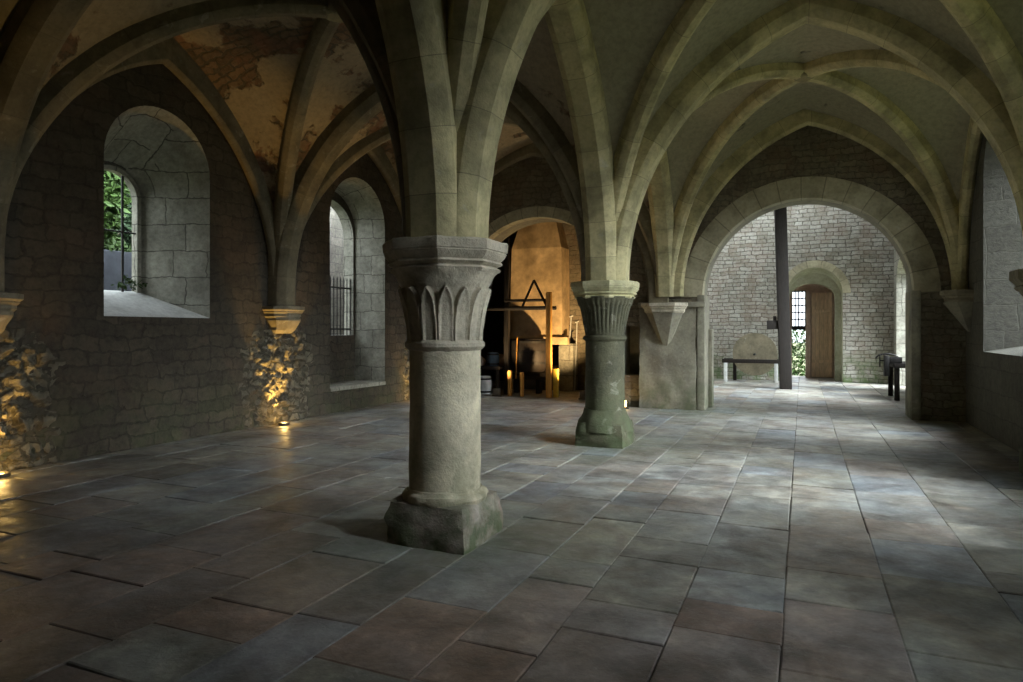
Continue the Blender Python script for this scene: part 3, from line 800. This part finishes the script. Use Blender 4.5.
# plant on the window sill
root = empty('sill_plant', (-9.15, 6.9, 2.18), 'small green leafy plant growing on the bright left window sill', 'plant')
bm = bmesh.new()
for i in range(5):
    a = i * 1.3; tube(bm, [(0, 0, 0), (.03 * math.cos(a), .06 * math.sin(a), .10), (.06 * math.cos(a), .14 * math.sin(a), .16 + .02 * i)], .004, 5)
obj('stems', bm, M['leaf'], root)
obj('leaves', leaves(46, lambda r: (r.gauss(0, .04), r.gauss(0, .13), abs(r.gauss(.08, .06)) + .02), .045, 8), M['leaf'], root, smooth=False, normals=False)

# ------------------------------------------------------------------ outside
bm = bmesh.new(); box(bm, -70, 70, -50, 110, -.6, -.32)
for v in bm.verts: pass
o = obj('ground', bm, M['grass'], smooth=False); o['kind'] = 'structure'
# garden ground behind the left windows stands higher
def tree(x, y, h, R, seed, label, dark):
    root = empty('leafy_tree', (x, y, -.32), label, 'tree', 'trees outside the left window')
    r = random.Random(seed); bm = bmesh.new()
    tube(bm, [(0, 0, 0), (.05, .1, h * .4), (.1, -.1, h * .75)], [.16, .12, .06], 8)
    for i in range(7):
        a = r.uniform(0, 6.28); z = h * r.uniform(.3, .7)
        tube(bm, [(.05, 0, z), (math.cos(a) * R * .5, math.sin(a) * R * .5, z + .5), (math.cos(a) * R * .8, math.sin(a) * R * .8, z + .9)], [.05, .03, .01], 5)
    obj('trunk', bm, M['bark'], root)
    cs = [(r.uniform(-.5, .5) * R, r.uniform(-.6, .6) * R, h * r.uniform(.25, .95)) for _ in range(9)]
    obj('foliage', leaves(9000, lambda q: blob(q, q.choice(cs), (R * .55, R * .55, h * .2)), .13, seed), M['leafdark'] if dark else M['leaf'], root, smooth=False, normals=False)
tree(-15.6, 9.8, 6.6, 1.9, 3, 'bright green leafy tree seen through the left window', False)
tree(-18.6, 13.0, 7.0, 2.2, 4, 'darker green tree further off through the left window', True)
root = empty('stone_trough', (-12.6, 9.2, -.32), 'grey stone block seen low outside the left window', 'trough')
bm = bmesh.new(); box(bm, -.5, .5, -1.3, 1.0, 0, 3.45, .06); rough(bm, .02, 3, 2); obj('block', bm, M['bluegrey'], root)
obj('moss', leaves(900, lambda r: (r.uniform(-.5, .5), r.uniform(-1.3, 1.0), 3.45 + abs(r.gauss(0, .07))), .06, 5), M['leaf'], root, smooth=False, normals=False)['kind'] = 'stuff'
tree(-23.0, 18.5, 8.0, 2.6, 6, 'tall tree behind the others outside the left windows', True)
bm = bmesh.new(); box(bm, -12.6, -12.2, 13.0, 21.0, -.32, 6.6, .03); o = obj('wall_garden', bm, M['pinkwall']); o['kind'] = 'structure'
# hedge beyond the back doorway
tag(obj('garden_hedge', leaves(6000, lambda r: (r.uniform(-3.5, 3.5), 29.5 + r.uniform(0, 1) ** 2 * 1.2, -.3 + r.uniform(0, 1.9)), .09, 21), M['leaf'], smooth=False, normals=False), 'sunlit green hedge seen through the back doorway', 'hedge')

# ------------------------------------------------------------------ back room things
# doorway transom grid and pale jamb
w3 = bm = bmesh.new()
X0, X1, YD = -.33, .10, 24.95
for i in range(5): x = X0 + (X1 - X0) * i / 4; box(bm, x - .022, x + .022, YD - .015, YD + .015, 1.70, 2.95)
for i in range(6): z = 1.72 + 1.2 * i / 5; box(bm, X0, X1, YD - .012, YD + .012, z - .022, z + .022)
box(bm, X0, X1, YD - .05, YD + .05, 1.60, 1.72)
o = obj('window_2', bm, M['iron'], smooth=False); o['kind'] = 'structure'
root = empty('wooden_door', (.56, 24.74, 0), 'brown boarded door leaf standing beside the open back doorway', 'door')
bm = bmesh.new()
for i in range(5): box(bm, -.27 + i * .125, -.27 + (i + 1) * .125 - .008, -.03, .03, .02, 2.85, .004)
obj('boards', bm, M['plank'], root, smooth=False)
bm = bmesh.new(); box(bm, -.25, .33, -.055, -.03, .5, .6, .005); box(bm, -.25, .33, -.055, -.03, 2.2, 2.3, .005); obj('battens', bm, M['plank'], root, smooth=False)
bm = bmesh.new(); box(bm, .10, .26, 24.58, 24.80, 0, 2.9, .01); o = obj('trim_12', bm, M['paleframe']); o['kind'] = 'structure'
# timber post
root = empty('timber_post', (-.43, 19.6, 0), 'tall dark timber post standing in the back room', 'post', rz=.1)
bm = bmesh.new(); Mx = Matrix.Rotation(-.022, 4, 'Y')
box(bm, -.15, .15, -.15, .15, -.0, 6.45, .02, None)
for v in bm.verts: v.co.x -= .028 * v.co.z - .02; v.co.x *= 1
obj('shaft', bm, M['timber'], root)
bm = bmesh.new(); box(bm, -.46, -.10, -.10, .08, 1.62, 1.86, .015); box(bm, -.30, -.22, -.06, .04, 1.86, 1.98, .01)
obj('bracket', bm, M['timber'], root)
# grindstone in its frame by the back wall
root = empty('grindstone', (-1.35, 22.1, 0), 'old grindstone wheel in a pale-legged frame against the back wall', 'grindstone')
def wheel(bm, c, R, r0, wd, axis='y', n=40):
    for s_ in (0,):
        o_ = [[bm.verts.new((c[0] + q * math.cos(2 * PI * k / n), c[1] + yy, c[2] + q * math.sin(2 * PI * k / n))) for k in range(n)] for q, yy in ((R, -wd / 2), (R, wd / 2), (r0, wd / 2), (r0, -wd / 2))]
        for i in range(4):
            A, B = o_[i], o_[(i + 1) % 4]
            for k in range(n): bm.faces.new((A[k], A[(k + 1) % n], B[(k + 1) % n], B[k]))
bm = bmesh.new(); wheel(bm, (0, 0, .85), .66, .04, .16); rough(bm, .01, 8); obj('wheel', bm, M['corbel_dark'], root)
bm = bmesh.new(); tube(bm, [(0, -.35, .85), (0, .35, .85)], .035, 10); obj('axle', bm, M['iron'], root)
for sx in (-.85, .62):
    bm = bmesh.new(); box(bm, sx - .05, sx + .05, -.32, -.22, 0, .62, .01); obj('leg', bm, M['white'], root)
for sy in (-.28, .28):
    bm = bmesh.new(); box(bm, -.95, .95, sy - .05, sy + .05, .58, .70, .01); obj('beam', bm, M['tub'], root)
    for sx in (-.62, .62):
        if sy > 0: bm = bmesh.new(); box(bm, sx - .05, sx + .05, sy - .05, sy + .05, 0, .58, .01); obj('leg', bm, M['tub'], root)
# workbench with vise at the right
root = empty('workbench', (1.95, 18.0, 0), 'dark workbench with wheel and vise beside the right opening', 'bench')
bm = bmesh.new(); box(bm, -.05, .5, -.7, .7, .74, .84, .01); obj('worktop', bm, M['timber'], root)
for sx in (.02, .44):
    for sy in (-.6, .6):
        bm = bmesh.new(); box(bm, sx - .05, sx + .05, sy - .05, sy + .05, 0, .74, .008); obj('leg', bm, M['timber'], root)
bm = bmesh.new(); box(bm, -.16, .12, -.66, -.50, .84, .99, .02); box(bm, -.24, -.14, -.68, -.48, .55, 1.02, .015); tube(bm, [(-.32, -.58, .9), (0, -.58, .9)], .02); tube(bm, [(-.32, -.58, .76), (-.32, -.58, 1.04)], .014); obj('vise', bm, M['iron'], root)
bm = bmesh.new()
pts = [(-.12 + .24 * math.cos(a / 12 * PI), -.1, .92 + .12 * math.sin(a / 12 * PI)) for a in range(13)]
tube(bm, pts, .02, 6); obj('hoop', bm, M['iron'], root)

# ------------------------------------------------------------------ forge beyond the left arch
root = empty('forge_hood', (-6.42, 16.9, 0), 'tall ochre rendered chimney hood glowing orange above the hearth', 'chimney hood')
bm = bmesh.new()
A = [(-.76, -.55), (.76, -.55), (.76, .9), (-.76, .9)]
rows = [(1.28, 1.0), (1.42, 1.0), (1.45, .96), (3.2, .94), (3.75, .92), (4.6, .62), (6.5, .45)]
prev = None
for z, k in rows:
    r_ = [bm.verts.new((x * k, y * k if y < 0 else y, z)) for x, y in A]
    if prev:
        for i in range(4): bm.faces.new((prev[i], prev[(i + 1) % 4], r_[(i + 1) % 4], r_[i]))
    else: bm.faces.new(r_[::-1])
    prev = r_
bm.faces.new(prev)
obj('hood', bm, M['hood'], root, smooth=False)
bm = bmesh.new(); box(bm, -.9, .9, -.62, -.42, 1.22, 1.42, .02); obj('mantel_beam', bm, M['hood'], root)
for cx in (-.75, .75):
    bm = bmesh.new(); box(bm, cx - .2, cx + .2, -.3, .9, 0, 1.25, .03); rough(bm, .01, 5); obj('cheek', bm, M['ashlar'], root)
bm = bmesh.new(); box(bm, -.56, .56, -.2, .9, 0, .6, .03); obj('hearth', bm, M['darkwall'], root)
# timber stand
root = empty('timber_stand', (-5.85, 15.2, 0), 'orange and dark timber stand carrying the big black tub', 'stand')
def px2x(u, y):   # plan position of a picture column at depth y (used once while laying out)
    t = (u - 511.5) / FPX; c, s = math.cos(YAW), math.sin(YAW)
    return (t * y * c - y * s) / (c + t * s)
def post(u, z0, z1, y, m, r=.05, nm='post'):
    x = px2x(u, y); bm = bmesh.new(); box(bm, x - r, x + r, y - r, y + r, z0, z1, .008)
    o = obj(nm, bm, m); o.parent = root; o.matrix_parent_inverse = Matrix.Translation(-root.location)
post(507, 0, 3.9, 15.2, M['timber'], .06)
post(549, 0, 2.50, 14.85, M['orangewood'], .06)
post(556, 0, .68, 15.0, M['yellowwood'], .055)
post(510, 0, .62, 14.9, M['orangewood'], .045)
post(522, 0, .58, 14.85, M['orangewood'], .04)
def rail(u0, u1, z, y, m, r=.035, z2=None):
    bm = bmesh.new(); tube(bm, [(px2x(u0, y), y, z), (px2x(u1, y), y, z2 if z2 is not None else z)], r, 8)
    o = obj('rail', bm, m); o.parent = root; o.matrix_parent_inverse = Matrix.Translation(-root.location)
rail(505, 551, 2.32, 15.05, M['timber']); rail(478, 556, 2.13, 15.15, M['timber'], .045); rail(505, 551, 2.14, 14.95, M['timber'])
rail(534, 547, 2.80, 15.0, M['timber'], .03, 2.15); rail(534, 522, 2.80, 15.0, M['timber'], .03, 2.15)
rail(505, 551, .42, 15.3, M['timber'], .04)
# tub
root = empty('wooden_tub', (px2x(528, 15.75), 15.75, 0), 'big soot-black wooden tub hanging within the timber stand', 'tub')
bm = bmesh.new(); lathe(bm, [(.30, .50), (.42, .56), (.50, .75), (.53, 1.0), (.52, 1.30), (.49, 1.38), (.45, 1.38), (.44, 1.2), (.1, 1.1)], 40)
obj('body', bm, M['tub'], root)
for z, r_ in ((.78, .515), (1.05, .54), (1.30, .53)):
    bm = bmesh.new(); lathe(bm, [(r_ - .02, z - .03), (r_, z - .03), (r_, z + .03), (r_ - .02, z + .03)], 40, caps=False); obj('hoop', bm, M['iron'], root)
bm = bmesh.new(); tube(bm, [(-.10, -.55, .4), (-.06, -.56, 1.42)], .014, 6); obj('rod', bm, M['orangewood'], root)
bm = bmesh.new(); box(bm, -.4, .4, -.2, .2, .40, .52, .02); box(bm, -.35, -.25, -.1, .1, 0, .42); box(bm, .25, .35, -.1, .1, 0, .42); obj('cradle', bm, M['tub'], root)
# clutter to the left of the stand
def barrel(u, y, z, r, h, m, label):
    root = empty('barrel', (px2x(u, y), y, z), label, 'barrel', 'barrels left of the timber stand')
    bm = bmesh.new(); lathe(bm, [(r * .82, 0), (r * .95, h * .25), (r, h * .5), (r * .95, h * .75), (r * .82, h), (r * .78, h), (r * .76, h * .93), (.01, h * .93)], 28); obj('staves', bm, m, root)
    for f in (.15, .85): bm = bmesh.new(); q = r * .91; lathe(bm, [(q - .01, h * f - .02), (q + .012, h * f - .02), (q + .012, h * f + .02), (q - .01, h * f + .02)], 28, caps=False); obj('hoop', bm, M['iron'], root)
root = empty('work_table', (px2x(489, 15.3), 15.3, 0), 'low dark wooden table left of the timber stand', 'table')
bm = bmesh.new(); box(bm, -.5, .45, -.35, .35, .62, .70, .01); obj('tabletop', bm, M['tub'], root)
for sx in (-.42, .38):
    for sy in (-.28, .28):
        bm = bmesh.new(); box(bm, sx - .04, sx + .04, sy - .04, sy + .04, 0, .62); obj('leg', bm, M['tub'], root)
barrel(493, 15.25, .70, .16, .34, M['bluewood'], 'small blue-grey barrel on the low table beside the stand')
barrel(485, 15.05, 0, .17, .45, M['white'], 'pale barrel on the floor under the low table')
for i, (u, y, s) in enumerate(((500, 15.5, .16), (481, 15.35, .13))):
    bm = bmesh.new(); bmesh.ops.create_icosphere(bm, subdivisions=3, radius=s); rough(bm, s * .5, 4, i + 2)
    for v in bm.verts: v.co += Vector((px2x(u, y), y, .70 + s * .8))
    tag(obj('stone_lump', bm, M['paleframe'], angle=60), ['pale stone lump on low table next to the dark post', 'pale stone lump at left end of the low table'][i], 'stone', 'stones on the low table')
# iron tools leaning right of the hood
for i, (u, tilt, h) in enumerate(((566, .10, 1.7), (570, .04, 1.95), (574, -.06, 1.55), (578, -.02, 1.8))):
    y = 17.0; x = px2x(u, y); bm = bmesh.new()
    tube(bm, [(x, y - .3, 0), (x + tilt, y - .02, h)], .018, 6)
    tube(bm, [(x + tilt - .05, y - .02, h), (x + tilt + .05, y - .02, h + .03)], .022, 6)
    tag(obj('forge_rod', bm, M['white'] if i % 2 else M['iron']), 'long forge rod leaning right of the hood, ' + ['first from the hood', 'second from the hood', 'third from the hood', 'furthest from the hood'][i], 'tool', 'forge tools right of the hood')
bm = bmesh.new(); box(bm, px2x(564, 17.15), px2x(600, 17.15), 17.0, 17.5, 0, 5.5, .02); o = obj('wall_forge_pier', bm, M['wall']); o['kind'] = 'structure'
# the forge's own warm floodlight, on the floor in front of the hood
def flood(loc, tgt, label, e, size, col=(1, .55, .16)):
    root = empty('floodlight', loc, label, 'lamp', 'floodlights in the forge')
    bm = bmesh.new(); box(bm, -.09, .09, -.05, .05, .04, .20, .01); obj('housing', bm, M['steel'], root)
    bm = bmesh.new(); box(bm, -.12, .12, -.03, .03, 0, .04); obj('foot', bm, M['steel'], root)
    ld = bpy.data.lights.new('floodlight_bulb', 'SPOT'); ld.energy = e; ld.color = col; ld.spot_size = math.radians(size); ld.spot_blend = .6; ld.shadow_soft_size = .05
    lo = bpy.data.objects.new('floodlight_bulb', ld); COL.objects.link(lo); lo.location = Vector(loc) + Vector((0, .02, .26)); lo.rotation_euler = (Vector(tgt) - lo.location).to_track_quat('-Z', 'Y').to_euler()
flood((-4.6, 14.75, 0), (-6.2, 16.4, 2.4), 'warm floodlight on the floor lighting the forge hood', 1700, 80, (1, .66, .30))
flood((-6.75, 14.65, 0), (-5.6, 14.0, 4.2), 'warm floodlight added out of view to light the forge arch soffit', 420, 110, (1, .72, .38))  # added lamp, hidden behind the near pillar, brightens the arch soffit
bm = bmesh.new(); box(bm, -3.10, -1.76, 13.62, 13.80, 2.06, 2.16, .02); rough(bm, .004, 6, 1)
o = obj('trim_13', bm, M['pier'], angle=30); o['kind'] = 'structure'
root = empty('small_floodlight', (-3.36, 13.35, 0), 'small bright floor lamp just right of the green mossy pillar', 'lamp', rz=.25)
bm = bmesh.new(); box(bm, -.11, .11, -.04, .07, .03, .19, .01); obj('housing', bm, M['steel'], root)
bm = bmesh.new(); box(bm, -.09, .09, -.052, -.038, .05, .17, .003); obj('lens', bm, M['glow'], root)
bm = bmesh.new(); box(bm, -.14, .14, -.03, .05, 0, .03); obj('foot', bm, M['steel'], root)
pd = bpy.data.lights.new('floodlight_bulb', 'POINT'); pd.energy = 16; pd.color = (1, .66, .26); pd.shadow_soft_size = .04
po = bpy.data.objects.new('floodlight_bulb', pd); COL.objects.link(po); po.location = (-3.40, 13.22, .2)
